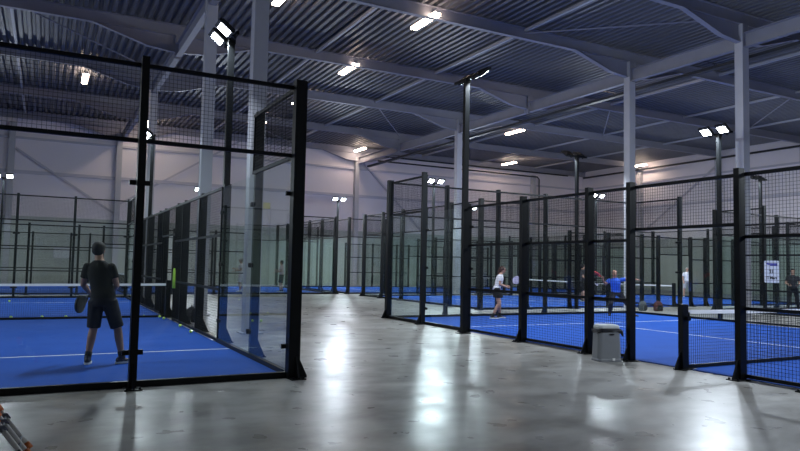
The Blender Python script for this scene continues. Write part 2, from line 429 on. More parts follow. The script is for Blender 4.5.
# ------------------------------------------------------------------ floodlight poles
def flood_pole(x, y, aim, label):
    """aim = angle of horizontal aim direction"""
    r = thing('floodlight_pole', label, 'floodlight', (x, y, 0), aim-PI/2, 'floodlight poles beside the courts')
    if 'pole' not in _cache:
        bm = newbm(); box(bm, -.05, .05, -.06, .06, 0, 6.0); box(bm, -.12, .12, -.14, .14, 0, .015); _cache['pole'] = me('pole', bm, BLACK)
        bm = newbm(); box(bm, -.50, .50, -.03, .03, 5.96, 6.02); box(bm, -.07, .07, -.07, .07, 5.90, 6.0); _cache['xbar'] = me('cross_bar', bm, BLACK)
        bm = newbm(); box(bm, -.19, .19, -.02, .34, -.035, .03)
        for i in range(8): box(bm, -.17+i*.046, -.164+i*.046, .0, .30, .03, .06)
        box(bm, -.02, .02, -.12, .0, -.02, .02); _cache['head'] = me('floodlight', bm, HOUS)
        bm = newbm(); box(bm, -.14, .14, .03, .27, -.046, -.0355); _cache['lens'] = me('lens', bm, LENS)
    ob('pole', _cache['pole'], r); ob('cross_bar', _cache['xbar'], r)
    for sx in (-.3, .3):
        h = ob('floodlight', _cache['head'], r, (sx, .08, 6.0)); h.rotation_euler = (math.radians(38), 0, 0)
        ob('lens', _cache['lens'], h)
        area('flood_lamp', (0, .165, -.07), (0, 0, 0), .28, FLOOD_W*(.62 if x < 1 else 1.2), FLOOD_C, par=h)
E_, W_, N_, S_ = 0, PI, PI/2, -PI/2
for x, y, a, l in (
    (.12, 4.5, W_, 'tall black pole with two bright floodlights on the right side of the left foreground court'),
    (.27, 16.6, W_, 'black floodlight pole near the far end of the left foreground court, right side'),
    (-10.27, 4.3, E_, 'floodlight pole outside the picture on the left side of the left court'),
    (-10.27, 16.6, E_, 'floodlight pole outside the picture at the far left of the left court'),
    (5.66, 4.35, E_, 'tall black floodlight pole seen from behind, nearest on the right court'),
    (5.66, -7.0, E_, 'floodlight pole outside the picture on the near side of the right court'),
    (16.08, 5.35, W_, 'floodlight pole with two glaring lamps beside the white column at right'),
    (16.2, -7.0, W_, 'floodlight pole outside the picture at the far side of the right court'),
    (20.63, 4.6, E_, 'floodlight pole between the right foreground court and the court beyond'),
    (31.17, 4.6, W_, 'floodlight pole at the far side of the court at the right edge'),
    (15.4, 11.13, N_, 'black floodlight pole seen from behind, left of the first white column'),
    (26.9, 11.13, N_, 'dark floodlight pole seen from behind, right of the brightly lit column'),
    (15.25, 21.87, S_, 'thin pole with two bright lamps left of the white column behind the glass corner'),
    (26.9, 21.87, S_, 'thin pole with two bright lamps to the right of centre behind the mesh'),
    (14.9, 34.27, S_, 'distant pole with two bright lamps before the pale far wall at centre'),
    (25.9, 34.27, S_, 'distant pole with one visible bright lamp just right of the tall black pole'),
    (5.6, 34.27, S_, 'distant floodlight pole seen through the glass of the left court'),
    (-5.2, 34.27, S_, 'distant floodlight pole at the left edge of the picture')):
    flood_pole(x, y, a, l)

# ------------------------------------------------------------------ warm ceiling battens
if True:
    bm = newbm(); box(bm, -.08, .08, -.85, .85, .03, .09); BH = me('housing', bm, WHITE_ST)
    bm = newbm(); box(bm, -.12, .12, -.82, .82, -.045, .029); BD = me('diffuser', bm, TUBEM)
BL = [(8.25, 10.9, 'bright ceiling batten light at top centre right of the white column'), (8.25, 17.5, 'ceiling batten light over the middle aisle, in the second roof bay'),
      (8.3, 24.0, 'ceiling batten light just right of the left court corner post top'), (8.3, 31.0, 'ceiling batten light low over the middle aisle near the far wall'),
      (3.3, 11.3, 'ceiling batten light at the top edge beside the left white column'),
      (22.5, 24.3, 'small ceiling batten light right of centre under the dark roof'), (29.9, 34.6, 'ceiling batten light by the far wall right of centre'),
      (-1.7, 25.5, 'small ceiling batten light seen through the mesh of the left court'), (17.1, 35.6, 'ceiling batten light glaring on the far wall above centre'),
      (18.9, 11.4, 'small ceiling batten light right of the centre column top'),
      (2.3, 34.8, 'ceiling batten light above the far wall behind the left court'), (39.0, 29.6, 'ceiling batten light against the right-hand wall')]
for x, y, l in BL:
    t = thing('ceiling_light', l, 'ceiling light', (x, y, ZD-.36), 0, 'batten lights under the roof')
    ob('housing', BH, t); ob('diffuser', BD, t)
    bm = newbm(); tube(bm, [(0, .5, .07), (0, .5, .36)], .008, 6); tube(bm, [(0, -.5, .07), (0, -.5, .36)], .008, 6); ob('hanger', me('hanger', bm, DARKM), t)

# ------------------------------------------------------------------ people
def capsule(bm, p, r0, q, r1, n=14):
    p, q = Vector(p), Vector(q); d = (q-p).normalized()
    pts = [p-d*r0*.95, p-d*r0*.7, p-d*r0*.3, p]+[p.lerp(q, t) for t in (.33, .66)]+[q, q+d*r1*.3, q+d*r1*.7, q+d*r1*.95]
    rs = [r0*.25, r0*.72, r0*.95, r0]+[r0+(r1-r0)*t for t in (.33, .66)]+[r1, r1*.95, r1*.72, r1*.25]
    tube(bm, pts, rs, n)
def frust(bm, p, r0, q, r1, n=16): tube(bm, [p, Vector(p).lerp(Vector(q), .5), q], [r0, (r0+r1)/2, r1], n)
def torso_rings(secs, n=20):
    out = []
    for c, rx, ry, ang in secs:
        c = Vector(c); out.append([c+Vector((rx*math.cos(2*PI*k/n)*math.cos(ang)-ry*math.sin(2*PI*k/n)*math.sin(ang), rx*math.cos(2*PI*k/n)*math.sin(ang)+ry*math.sin(2*PI*k/n)*math.cos(ang), 0)) for k in range(n)])
    return out
def remesh(bm, voxel, mats, name, smooth=3):
    m = bpy.data.meshes.new('tmp'); bm.to_mesh(m); bm.free()
    o = bpy.data.objects.new('tmp', m); col.objects.link(o)
    md = o.modifiers.new('r', 'REMESH'); md.mode = 'VOXEL'; md.voxel_size = voxel
    sm = o.modifiers.new('s', 'SMOOTH'); sm.iterations = smooth; sm.factor = .5
    bpy.context.view_layer.update(); dg = bpy.context.evaluated_depsgraph_get()
    nm = bpy.data.meshes.new_from_object(o.evaluated_get(dg)); nm.name = name
    col.objects.unlink(o); bpy.data.objects.remove(o); bpy.data.meshes.remove(m)
    nm.materials.clear()
    for x in mats: nm.materials.append(x)
    for p in nm.polygons: p.use_smooth = True; p.material_index = 0
    return nm
def hand(bm, wr, d, palm, side, curl=1.1, sc_=1):
    """wr wrist, d along the hand, palm normal, side = thumb side"""
    wr, d, palm = Vector(wr), Vector(d).normalized(), Vector(palm).normalized()
    s = d.cross(palm).normalized()
    if s.dot(Vector(side)) < 0: s = -s
    for k in (-1, 0, 1): capsule(bm, wr+d*.005+s*k*.014, .017, wr+d*.075+s*k*.024, .015, 8)
    for i, (o_, L, r) in enumerate(((.034, .070, .0092), (.012, .080, .0095), (-.011, .073, .009), (-.032, .058, .008))):
        p = wr+d*.085+s*o_; dd = d
        for j in range(3):
            ca = curl*(.35, .8, .9)[j]
            dd = (dd*math.cos(ca)+palm*math.sin(ca)).normalized() if j == 0 else (Quaternion(d.cross(palm).normalized(), ca) @ dd)
            q = p+dd*L*(.45, .32, .23)[j]; capsule(bm, p, r, q, r*.93, 8); p = q
    p = wr+d*.03+s*.034; q = p+(d*.7+s*.6+palm*.45).normalized()*.042; capsule(bm, p, .0125, q, .011, 8)
    capsule(bm, q, .011, q+(d*.75+s*.05+palm*.75).normalized()*.035, .009, 8)
def person(label, loc, rz, J, skin, hairc, shirtc, legc, shoec, H=1.8, female=False, longlegs=False, hair='short', voxel=.008, sockc=None, shirt_open=False, face_rz=0):
    k = H/1.8
    root = thing('person', label, 'person', (*loc, .013), rz)
    root.scale = (k, k, k)
    j = {a: Vector(b) for a, b in J.items()}
    j['head'] = j['head']-Vector((0, 0, .022))
    # -- body
    bm = newbm(); g = .9 if female else 1
    pel, ch, nk, hd = j['pelvis'], j['chest'], j['neck'], j['head']
    sh = (j['shR']-j['shL']); sa = math.atan2(sh.y, sh.x); hp = (j['hipR']-j['hipL']); ha = math.atan2(hp.y, hp.x)
    secs = [(pel+Vector((0, 0, -.07)), .13, .10, ha), (pel+Vector((0, 0, .02)), .160*(1.04 if female else 1), .115, ha), (pel.lerp(ch, .45), .128*g, .095, (ha+sa)/2), (pel.lerp(ch, .8), .150*g, .108, sa),
            (ch, .168*g, .115, sa), (ch.lerp(nk, .45), .165*g, .10, sa), (ch.lerp(nk, .8), .10*g, .075, sa), (nk, .055*g, .058, sa)]
    loft(bm, torso_rings(secs))
    capsule(bm, nk-Vector((0, 0, .03)), .062*g, hd-Vector((0, 0, .06)), .058*g)
    q = Quaternion((0, 0, 1), face_rz); F = q @ Vector((0, 1, 0)); X = q @ Vector((1, 0, 0)); Z = Vector((0, 0, 1))
    ell(bm, hd+Z*.015-F*.008, (.078, .095, .096), q); ell(bm, hd-Z*.045+F*.022, (.055, .065, .068), q); ell(bm, hd-Z*.092+F*.060, (.026, .020, .018), q)
    capsule(bm, hd+F*.082+Z*.012, .009, hd+F*.104-Z*.022, .014, 8)         # nose
    for s in (-1, 1):
        ell(bm, hd+X*s*.077-F*.004-Z*.012, (.010, .020, .032), q)             # ears
        ell(bm, hd+F*.080+X*s*.030+Z*.026, (.022, .012, .008), q)             # brows
    ell(bm, hd+F*.084-Z*.052, (.024, .012, .007), q); ell(bm, hd+F*.083-Z*.063, (.020, .012, .008), q)
    for S in 'LR':
        a, e, wr = j['sh'+S], j['el'+S], j['wr'+S]
        capsule(bm, a-Vector((0, 0, .012)), .050*g, a.lerp(e, .5), .048*g); capsule(bm, a.lerp(e, .5), .050*g, e, .040*g); capsule(bm, e, .041*g, e.lerp(wr, .3), .043*g); capsule(bm, e.lerp(wr, .3), .043*g, wr, .026*g)
        hdirr = j.get('hd'+S, (wr-e)); hand(bm, wr, hdirr, j.get('pa'+S, Vector((0, 0, -1))+Vector((0, .001, 0))), Vector((0, .3, 1)))
        h, kn, an = j['hip'+S], j['kn'+S], j['an'+S]
        capsule(bm, h, .088, kn, .058); capsule(bm, kn, .057, kn.lerp(an, .3)+Vector((0, -.012, 0)), .060); capsule(bm, kn.lerp(an, .3)+Vector((0, -.012, 0)), .059, an, .036)
        td = j['toe'+S]; capsule(bm, an-Vector((0, 0, .03))-td*.03, .034, an-Vector((0, 0, .055))+td*.13, .024)
    ob('body', remesh(bm, voxel, [skin], 'body'), root)
    # -- eyes
    bm = newbm()
    for s in (-1, 1): ell(bm, hd+F*.078+X*s*.030+Z*.010, (.012, .009, .006), q, 10)
    ob('eyes', me('eyes', bm, EYE, smooth=True), root)
    # -- hair
    bm = newbm()
    if hair != 'bald':
        ell(bm, hd+Z*.032-F*.016, (.094, .106, .092), q)
        if hair == 'short':
            ell(bm, hd-Z*.012-F*.048, (.086, .062, .075), q)
        else:
            ell(bm, hd-Z*.02-F*.055, (.080, .062, .085), q)
            capsule(bm, hd-F*.10+Z*.01, .040, hd-F*.14-Z*.10, .036); capsule(bm, hd-F*.14-Z*.10, .036, hd-F*.12-Z*.22, .014)
        # cut away the face
        hm = remesh(bm, .008, [hairc], 'hair', 2)
        b2 = newbm(); b2.from_mesh(hm); kill = [v for v in b2.verts if ((v.co-hd).dot(F) > .045 and (v.co-hd).z < .058) or ((v.co-hd).z < -.012 and (v.co-hd).dot(F) > -.01)]
        bmesh.ops.delete(b2, geom=kill, context='VERTS'); b2.to_mesh(hm); b2.free()
        ob('hair', hm, root)
    # -- shirt
    bm = newbm(); e_ = .016
    hem = pel+Vector((0, 0, -.03 if not female else .0))
    secs = [(hem, .178*(1 if not female else .92), .132, ha), (pel+Vector((0, 0, .08)), .168*g, .128, ha), (pel.lerp(ch, .5), .155*g, .120, (ha+sa)/2), (pel.lerp(ch, .8), .170*g, .127, sa),
            (ch, .186*g, .131, sa), (ch.lerp(nk, .45), .182*g, .117, sa), (ch.lerp(nk, .8), .112*g, .087, sa), (nk-Vector((0, 0, .012)), .070*g, .071, sa)]
    loft(bm, torso_rings(secs))
    for S in 'LR':
        a, e = j['sh'+S], j['el'+S]; m_ = a.lerp(e, .64 if not female else .58)
        capsule(bm, a+Vector((0, 0, -.012)), .060*g, a.lerp(m_, .5), .062*g); frust(bm, a.lerp(m_, .15), .061*g, m_, .066*g)
    ob('shirt', remesh(bm, .010, [shirtc], 'shirt', 3), root)
    # -- shorts, skirt or trousers
    bm = newbm()
    loft(bm, torso_rings([(pel+Vector((0, 0, -.10)), .180, .135, ha), (pel+Vector((0, 0, -.02)), .182, .136, ha), (pel+Vector((0, 0, .07)), .160, .121, ha)]))
    if female:
        mid = (j['knL']+j['knR'])/2; b0 = pel.lerp(mid, .56)
        loft(bm, torso_rings([(b0, .215, .165, ha), (pel.lerp(mid, .25), .20, .15, ha), (pel+Vector((0, 0, -.04)), .178, .132, ha)]))
    for S in 'LR':
        h, kn, an = j['hip'+S], j['kn'+S], j['an'+S]
        if longlegs:
            frust(bm, h+Vector((0, 0, .03)), .108, kn, .078); ell(bm, kn, (.078, .078, .078)); frust(bm, kn, .078, an+Vector((0, 0, -.015)), .062)
        elif not female:
            frust(bm, h+Vector((0, 0, .03)), .112, h.lerp(kn, .93), .094)
    nm_ = 'trousers' if longlegs else ('skirt' if female else 'shorts')
    ob(nm_, remesh(bm, .010, [legc], nm_, 3), root)
    # -- shoes and socks
    for S in 'LR':
        an, td = j['an'+S], j['toe'+S]; bm = newbm(); s_ = Vector((td.y, -td.x, 0)); pz = an.z-.085
        fl = Vector((an.x, an.y, 0)); 
        for t, rr, hz in ((-.05, .040, .052), (.0, .042, .05), (.06, .044, .038), (.12, .044, .030), (.17, .036, .024)):
            ell(bm, fl+td*t+Vector((0, 0, pz+hz*.9)), (rr, rr, hz*.9), None, 12)
        capsule(bm, fl+Vector((0, 0, pz+.05))-td*.01, .046, fl+Vector((0, 0, pz+.09))-td*.01, .046)
        shoe = ob('shoe', remesh(bm, .008, [shoec[0]], 'shoe', 3), root)
        bm = newbm(); n = 20
        out = [fl+td*(.055+math.cos(2*PI*i/n)*.155)+s_*math.sin(2*PI*i/n)*.050 for i in range(n)]
        loft(bm, [[p+Vector((0, 0, pz)) for p in out], [p+Vector((0, 0, pz+.026)) for p in out]])
        ob('sole', me('sole', bm, shoec[1]), shoe, label='pale shoe sole')
        if sockc:
            bm = newbm(); kn = j['kn'+S]; u = (kn-an).normalized(); frust(bm, an-u*.03, .046, an+u*.09, .050); ob('sock', me('sock', bm, sockc, smooth=True), root)
    return root
EYE = mat('dark eye', (.02, .015, .01), .2)
SKIN = mat('skin', (.42, .235, .165), .55, noise=(9, .08)); SKIN2 = mat('tanned skin', (.34, .18, .125), .55, noise=(9, .08))
HDARK = mat('dark brown hair', (.008, .006, .005), .75, noise=(60, .4)); HRED = mat('auburn hair', (.045, .016, .012), .5, noise=(60, .4)); HGREY = mat('short grey hair', (.25, .23, .21), .6)
CBLK = mat('black cotton', (.006, .006, .007), .9, noise=(12, .3)); CNAVY = mat('black navy shorts cloth', (.012, .013, .02), .85, noise=(14, .3))
CWHITE = mat('white cotton', (.72, .70, .74), .85, noise=(9, .06)); CBLUE = mat('bright blue shirt cloth', (.03, .12, .62), .8, noise=(9, .15))
CGREY = mat('grey shorts cloth', (.35, .35, .38), .85); CDK = mat('charcoal shirt cloth', (.025, .025, .03), .85, noise=(9, .2)); CPINK = mat('pale pink shirt cloth', (.55, .42, .45), .85)
SHD = mat('dark shoe', (.012, .02, .05), .6); SHW = mat('white rubber sole', (.7, .72, .70), .6); SHB = mat('black shoe', (.01, .01, .012), .5)
V = Vector
def J0(**kw):
    j = dict(pelvis=V((0, 0, .96)), chest=V((0, .01, 1.30)), neck=V((0, -.005, 1.515)), head=V((0, .02, 1.67)),
             shL=V((-.185, 0, 1.43)), shR=V((.185, 0, 1.43)), elL=V((-.26, -.02, 1.15)), elR=V((.26, -.02, 1.15)), wrL=V((-.24, .12, .93)), wrR=V((.24, .12, .93)),
             hipL=V((-.092, 0, .90)), hipR=V((.092, 0, .90)), knL=V((-.12, .02, .48)), knR=V((.12, .02, .48)), anL=V((-.13, 0, .09)), anR=V((.13, 0, .09)),
             toeL=V((-.2, .98, 0)), toeR=V((.2, .98, 0)))
    j.update({a: V(b) for a, b in kw.items()}); return j
def racket(label, grip, d, nrm, face_m, frame_m, group='padel rackets'):
    """grip = point held, d = direction from grip to head, nrm = face normal"""
    d = V(d).normalized(); n_ = V(nrm); n_ = (n_-d*n_.dot(d)).normalized(); s = d.cross(n_)
    r = bpy.data.objects.new('padel_racket', None); col.objects.link(r); tag(r, label, 'racket', group)
    m = Matrix.Identity(4)
    for i, v in enumerate((s, d, n_)):
        for q in range(3): m[q][i] = v[q]
    m.translation = V(grip); r.matrix_world = m; r.empty_display_size = .1
    def outline(f, n=36):
        o = []
        for i in range(n):
            a = 2*PI*i/n; x = math.cos(a)*.128*f; y = math.sin(a)*.145*f
            if math.sin(a) < 0: x *= 1-.22*math.sin(a)**2
            o.append((x, .30+y))
        return o
    bm = newbm(); o1, o2 = outline(1), outline(.90)
    for z0, z1 in ((-.018, .018),):
        ra = [[bm.verts.new((x, y, z)) for x, y in o_] for z, o_ in ((z0, o2), (z0+.004, o1), (z1-.004, o1), (z1, o2))]
        n = 36
        for a, b in zip(ra, ra[1:]+[ra[0]]):
            for q in range(n): bm.faces.new((a[q], a[(q+1) % n], b[(q+1) % n], b[q]))
    for sx in (-1, 1): bar(bm, (sx*.058, .18, 0), (sx*.012, .09, 0), .022, .028, (0, 0, 1))
    ob('frame', me('frame', bm, frame_m, smooth=False), r)
    bm = newbm(); loft(bm, [[V((x, y, z)) for x, y in o2] for z in (-.017, .017)]); fc = ob('hitting_face', me('hitting_face', bm, face_m), r)
    bm = newbm()
    for i in range(-2, 3):
        for q in range(-2, 3):
            if i*i+q*q < 7:
                for z in (-.0175, .0175): 
                    c = V((i*.035, .305+q*.038, z)); bm.faces.new([bm.verts.new(c+V((math.cos(t*PI/4)*.006, math.sin(t*PI/4)*.006, 0))) for t in range(8)])
    ob('hole_pattern', me('hole_pattern', bm, EYE), fc)
    bm = newbm(); tube(bm, [(0, -.07, 0), (0, -.065, 0), (0, .09, 0), (0, .10, 0)], [.019, .0165, .0155, .013], 10); ob('grip', me('grip', bm, CBLK), r)
    return r
def w2(root_loc, rz, k, p):
    c, s = math.cos(rz), math.sin(rz); p = V(p)*k
    return V((root_loc[0]+p.x*c-p.y*s, root_loc[1]+p.x*s+p.y*c, p.z+.013))
RKB = mat('matt black racket', (.01, .01, .012), .5); RKR = mat('red racket', (.65, .06, .06), .45); RKP = mat('pale lilac racket', (.30, .28, .44), .45); RKG = mat('grey racket', (.3, .3, .33), .45)
# the man in black, seen from behind on the left court
L_ = (-2.11, 2.08); rz = -.33; H = 1.84; k = H/1.8
J = J0(anL=(-.25, -.04, .09), anR=(.20, .02, .09), knL=(-.21, .03, .49), knR=(.12, .05, .49), pelvis=(-.09, 0, .93), hipL=(-.18, 0, .87), hipR=(.0, 0, .87), chest=(-.15, .03, 1.28), neck=(-.17, .02, 1.50), head=(-.19, .05, 1.66),
       shL=(-.325, .01, 1.405), shR=(.005, .01, 1.405), elL=(-.385, .06, 1.13), elR=(.085, .02, 1.13), wrL=(-.35, .27, 1.00), wrR=(-.02, .25, 1.03), hdL=(.2, .8, -.45), hdR=(-.5, .8, -.1), paL=(.9, -.1, .2), paR=(-.6, -.3, -.8), toeL=(-.15, .98, 0), toeR=(.75, .66, 0))
person('man in black t-shirt and dark shorts seen from behind on the left court', L_, rz, J, SKIN, HDARK, CBLK, CNAVY, (SHD, SHW), H, sockc=CNAVY, voxel=.007)
racket('black padel racket hanging from the left hand of the man in black', w2(L_, rz, k, (-.36, .33, .97)), (-.45, -.75, -.40), (1, -.55, 0), RKB, RKB)
# woman in white polo facing right
L_ = (9.16, 7.75); rz = -PI/2-.45; H = 1.66; k = H/1.8
J = J0(pelvis=(0, -.05, .93), hipL=(-.09, -.05, .88), hipR=(.09, -.05, .88), chest=(0, .03, 1.25), neck=(0, .06, 1.46), head=(0, .13, 1.61), shL=(-.165, .04, 1.37), shR=(.165, .04, 1.37), elL=(-.20, .02, 1.12), elR=(.20, .0, 1.12),
       wrL=(-.08, .26, 1.07), wrR=(.10, .25, 1.02), knL=(-.12, .07, .49), knR=(.12, .0, .48), anL=(-.14, .08, .09), anR=(.13, -.20, .09), hdL=(.1, 1, 0), hdR=(-.05, 1, .1), paL=(.3, 0, -1), paR=(-1, 0, 0), toeL=(-.1, .99, 0), toeR=(.1, .99, 0))
person('woman in white polo shirt and black skirt, ready with racket, on the right court', L_, rz, J, SKIN, HRED, CWHITE, CBLK, (SHB, SHW), H, female=True, hair='tail', sockc=CBLK)
racket('lilac padel racket held by the woman in the white polo', w2(L_, rz, k, (.05, .36, 1.02)), w2((0, 0), rz, 1, (0, .6, .62)), (.75, .6, 0), RKP, RKB)
# man in blue reaching with both arms out
L_ = (14.3, 8.1); L_ = (13.9, 7.7); rz = 2.6; H = 1.74; k = H/1.8
J = J0(pelvis=(-.06, 0, .80), hipL=(-.16, 0, .75), hipR=(.04, 0, .75), knL=(-.40, .12, .42), knR=(.16, .16, .43), anL=(-.66, .0, .09), anR=(.16, -.02, .09), chest=(.0, .09, 1.12), neck=(.03, .14, 1.33), head=(.05, .19, 1.49),
       shL=(-.16, .12, 1.25), shR=(.20, .12, 1.24), elL=(-.43, .16, 1.27), elR=(.36, .20, 1.08), wrL=(-.68, .20, 1.27), wrR=(.47, .34, 1.24), hdL=(-1, .2, 0), hdR=(.4, .3, .8), paL=(0, 0, -1), paR=(0, 1, -.3), toeL=(-.5, .86, 0), toeR=(.3, .95, 0))
person('man in bright blue shirt and dark trousers with both arms stretched out, right court', L_, rz, J, SKIN2, HGREY, CBLUE, CNAVY, (SHB, SHB), H, longlegs=True, hair='bald')
racket('red padel racket in the outstretched hand of the man in blue', w2(L_, rz, k, (.49, .36, 1.31)), w2((0, 0), rz, 1, (.85, .25, .45)), w2((0, 0), rz, 1, (1, .45, -.6)), RKR, RKR)
# dark man on the court behind
L_ = (19.75, 15.4); rz = -2.2; k = 1
J = J0(wrL=(-.20, .28, 1.0), wrR=(.16, .30, 1.02), knL=(-.18, .05, .49), knR=(.18, .05, .49), anL=(-.24, 0, .09), anR=(.24, 0, .09), hdL=(.3, 1, 0), hdR=(-.2, 1, -.3), paL=(1, 0, 0), paR=(-1, 0, 0))
person('player in dark clothes behind the mesh, left of the man in blue', L_, rz, J, SKIN, HDARK, CDK, CBLK, (SHB, SHW), 1.82)
racket('pale lilac padel racket of the player in dark clothes on the middle court', w2(L_, rz, k, (.12, .38, 1.0)), w2((0, 0), rz, 1, (-.3, .8, -.5)), (1, -1, 0), RKP, RKB)
# white man far
L_ = (32.0-1.2, 23.8+.6); L_ = (31.0, 18.55); rz = 2.6
J = J0(knL=(-.17, .02, .48), knR=(.17, .02, .48), anL=(-.20, 0, .09), anR=(.20, 0, .09))
person('distant player in white t-shirt and light shorts framed by black posts', L_, rz, J, SKIN, HGREY, CWHITE, CGREY, (SHB, SHW), 1.8, voxel=.010)
# dark player right edge
L_ = (24.8, 8.35); rz = 2.2; k = 1
J = J0(knL=(-.15, .06, .48), knR=(.15, .06, .48), anL=(-.2, -.03, .09), anR=(.2, 0, .09), wrL=(-.15, .3, 1.05), wrR=(.14, .32, 1.05), hdL=(.3, 1, 0), hdR=(-.2, 1, 0), paL=(1, 0, 0), paR=(-1, 0, 0))
person('player in dark clothes with a racket near the right edge, behind the notice', L_, rz, J, SKIN, HDARK, CDK, CBLK, (SHB, SHB), 1.76, longlegs=True, voxel=.010)
racket('grey padel racket of the dark player near the right edge', w2(L_, rz, k, (.1, .40, 1.05)), (.6, -.75, .1), (0, 0, 1), RKG, RKB)
# two far players behind the left court glass
L_ = (6.12, 26.1); rz = 1.2
J = J0(elR=(.30, .12, 1.22), wrR=(.22, .36, 1.20), hdR=(0, 1, .2), paR=(-1, 0, 0), wrL=(-.15, .32, 1.1), knL=(-.17, .05, .48), knR=(.17, .05, .48), anL=(-.2, 0, .09), anR=(.2, 0, .09))
person('distant player in pale clothes behind the glass, left of the wide white column', L_, rz, J, SKIN, HGREY, CWHITE, CWHITE, (SHW, SHW), 1.78, voxel=.010)
L_ = (8.33, 26.1); rz = 1.0
person('distant player in pale pink top and dark shorts behind the glass beside the corner post', L_, rz, J, SKIN, HDARK, CPINK, CBLK, (SHB, SHW), 1.72, voxel=.010)

# ------------------------------------------------------------------ litter bin
t = thing('litter_bin', 'grey plastic litter bin with black liner against the court fence', 'bin', (5.52, -.26, 0), -.30)
def rr(wd, dp, z, n=8, r=.07, arch=0):
    o = []
    for cx, cy, a0 in ((wd-r, dp-r, 0), (-wd+r, dp-r, PI/2), (-wd+r, -dp+r, PI), (wd-r, -dp+r, 1.5*PI)):
        for i in range(n+1):
            a = a0+i*PI/2/n; x, y = cx+r*math.cos(a), cy+r*math.sin(a)
            zz = z+(arch*(1-(x/wd)**2) if y < 0 else 0); o.append(V((x, y, zz)))
    return o
bm = newbm(); loft(bm, [rr(.225, .155, 0), rr(.225, .155, .03), rr(.215, .148, .05), rr(.200, .140, .46), rr(.197, .138, .485, arch=.055)])
ob('body', me('body', bm, GREY_PL), t)
bm = newbm(); loft(bm, [rr(.203, .146, .47, arch=.05), rr(.214, .156, .49, arch=.05), rr(.214, .154, .53, arch=.02), rr(.200, .14, .545, arch=.015)])
bmesh.ops.subdivide_edges(bm, edges=bm.edges[:], cuts=1)
for v in bm.verts: v.co += V((random.uniform(-.008, .008), random.uniform(-.008, .008), random.uniform(-.012, .006)))
capsule(bm, (.215, -.10, .50), .035, (.235, -.12, .44), .018, 8)
ob('bin_liner', me('bin_liner', bm, BAGPL), t)
bm = newbm(); loft(bm, [rr(.190, .135, .54), rr(.196, .140, .57), rr(.186, .13, .60), rr(.15, .10, .615)])
ob('lid', me('lid', bm, LGREY_PL), t, label='light grey lid on top')
bm = newbm(); loft(bm, [[V((.02+.05*math.cos(a*PI/6), -.1445-.0*a, .455+.014*math.sin(a*PI/6)+dz)) + V((0, yy, 0)) for a in range(12)] for yy, dz in ((.004, 0), (-.006, 0))])
ob('handle_slot', me('handle_slot', bm, BAGPL), t)
bm = newbm(); box(bm, .03, .075, -.163, -.155, .02, .06); ob('sticker', me('sticker', bm, TAPE), t, label='small white sticker at the bottom')

# ------------------------------------------------------------------ tennis balls
bm = newbm(); bmesh.ops.create_uvsphere(bm, u_segments=20, v_segments=12, radius=.034); bmesh.ops.translate(bm, verts=bm.verts, vec=(0, 0, .034)); BM_ = me('tennis_ball', bm, BALL, smooth=True)
bm = newbm(); pts = []
for i in range(48):
    a = 2*PI*i/48; p = V((math.cos(a)+.35*math.cos(3*a)*.6, math.sin(a)-.35*math.sin(3*a)*.6, .75*math.sin(2*a))).normalized()*.0342; pts.append(p+V((0, 0, .034)))
for i in range(48): bar(bm, pts[i], pts[(i+1) % 48], .003, .0012)
SEAM = me('seam', bm, LINE)
BPOS = [(-4.0, 18.2, 'tennis ball beyond the net at the far left'), (-3.67, 10.9, 'tennis ball under the net nearest the left edge'), (-2.98, 10.9, 'second tennis ball from the left under the net'),
        (-2.43, 10.8, 'third tennis ball under the net, left of the man in black'), (-1.82, 8.38, 'tennis ball seen between the legs of the man in black'), (-.45, 20.2, 'tennis ball far away beyond the net right of the man in black'),
        (-.55, 10.5, 'tennis ball under the right end of the net'), (-.18, 10.3, 'tennis ball at the foot of the net by the side fence'),
        (-.16, 9.7, 'tennis ball by the side fence just before the net'), (-.13, 7.5, 'bright tennis ball by the left court side fence, farther of two'), (-.15, 6.1, 'bright tennis ball by the left court side fence, nearer of two'),
        (1.64, 7.23, 'tennis ball on the concrete behind the side glass, nearer one'), (2.08, 8.47, 'tennis ball on the concrete behind the side glass, farther one')]
for x, y, l in BPOS:
    b = ob('tennis_ball', BM_, None, (x, y, .0125 if x < 0 else 0)); tag(b, l, 'ball', 'tennis balls lying about'); ob('seam', SEAM, b)

# ------------------------------------------------------------------ notice, wall signs
PAPER = mat('white laminated paper', (.68, .70, .74), .35); BLUEP = mat('blue violet print', (.05, .05, .30), .5); INK = mat('black print', (.01, .01, .012), .5)
YELP = mat('yellow sign board', (.80, .72, .30), .5)
def text(s, size, m, par, loc, name='lettering', rot=(PI/2, 0, 0)):
    c = bpy.data.curves.new('t', 'FONT'); c.body = s; c.size = size; c.align_x = 'CENTER'; c.align_y = 'CENTER'; c.extrude = .001; c.offset = size*.045
    o = bpy.data.objects.new('t', c); col.objects.link(o); bpy.context.view_layer.update()
    m_ = bpy.data.meshes.new_from_object(o.evaluated_get(bpy.context.evaluated_depsgraph_get())); col.objects.unlink(o); bpy.data.objects.remove(o)
    m_.materials.clear(); m_.materials.append(m)
    o = ob(name, m_, par, loc); o.rotation_euler = rot; return o
t = thing('notice_sign', 'white notice with blue logo and black lettering hung on the fence at right', 'sign', (15.76, 3.42, 1.26), -PI/2); t.scale = (.68, 1, .73)
bm = newbm(); n = 6; wd, hh, r = .33, .44, .05; o_ = []
for cx, cz, a0 in ((wd-r, 2*hh-r, 0), (-wd+r, 2*hh-r, PI/2), (-wd+r, r, PI), (wd-r, r, 1.5*PI)):
    for i in range(n+1): a = a0+i*PI/2/n; o_.append((cx+r*math.cos(a), 0, cz+r*math.sin(a)))
prism(bm, o_, (0, .006, 0)); ob('board', me('board', bm, PAPER), t)
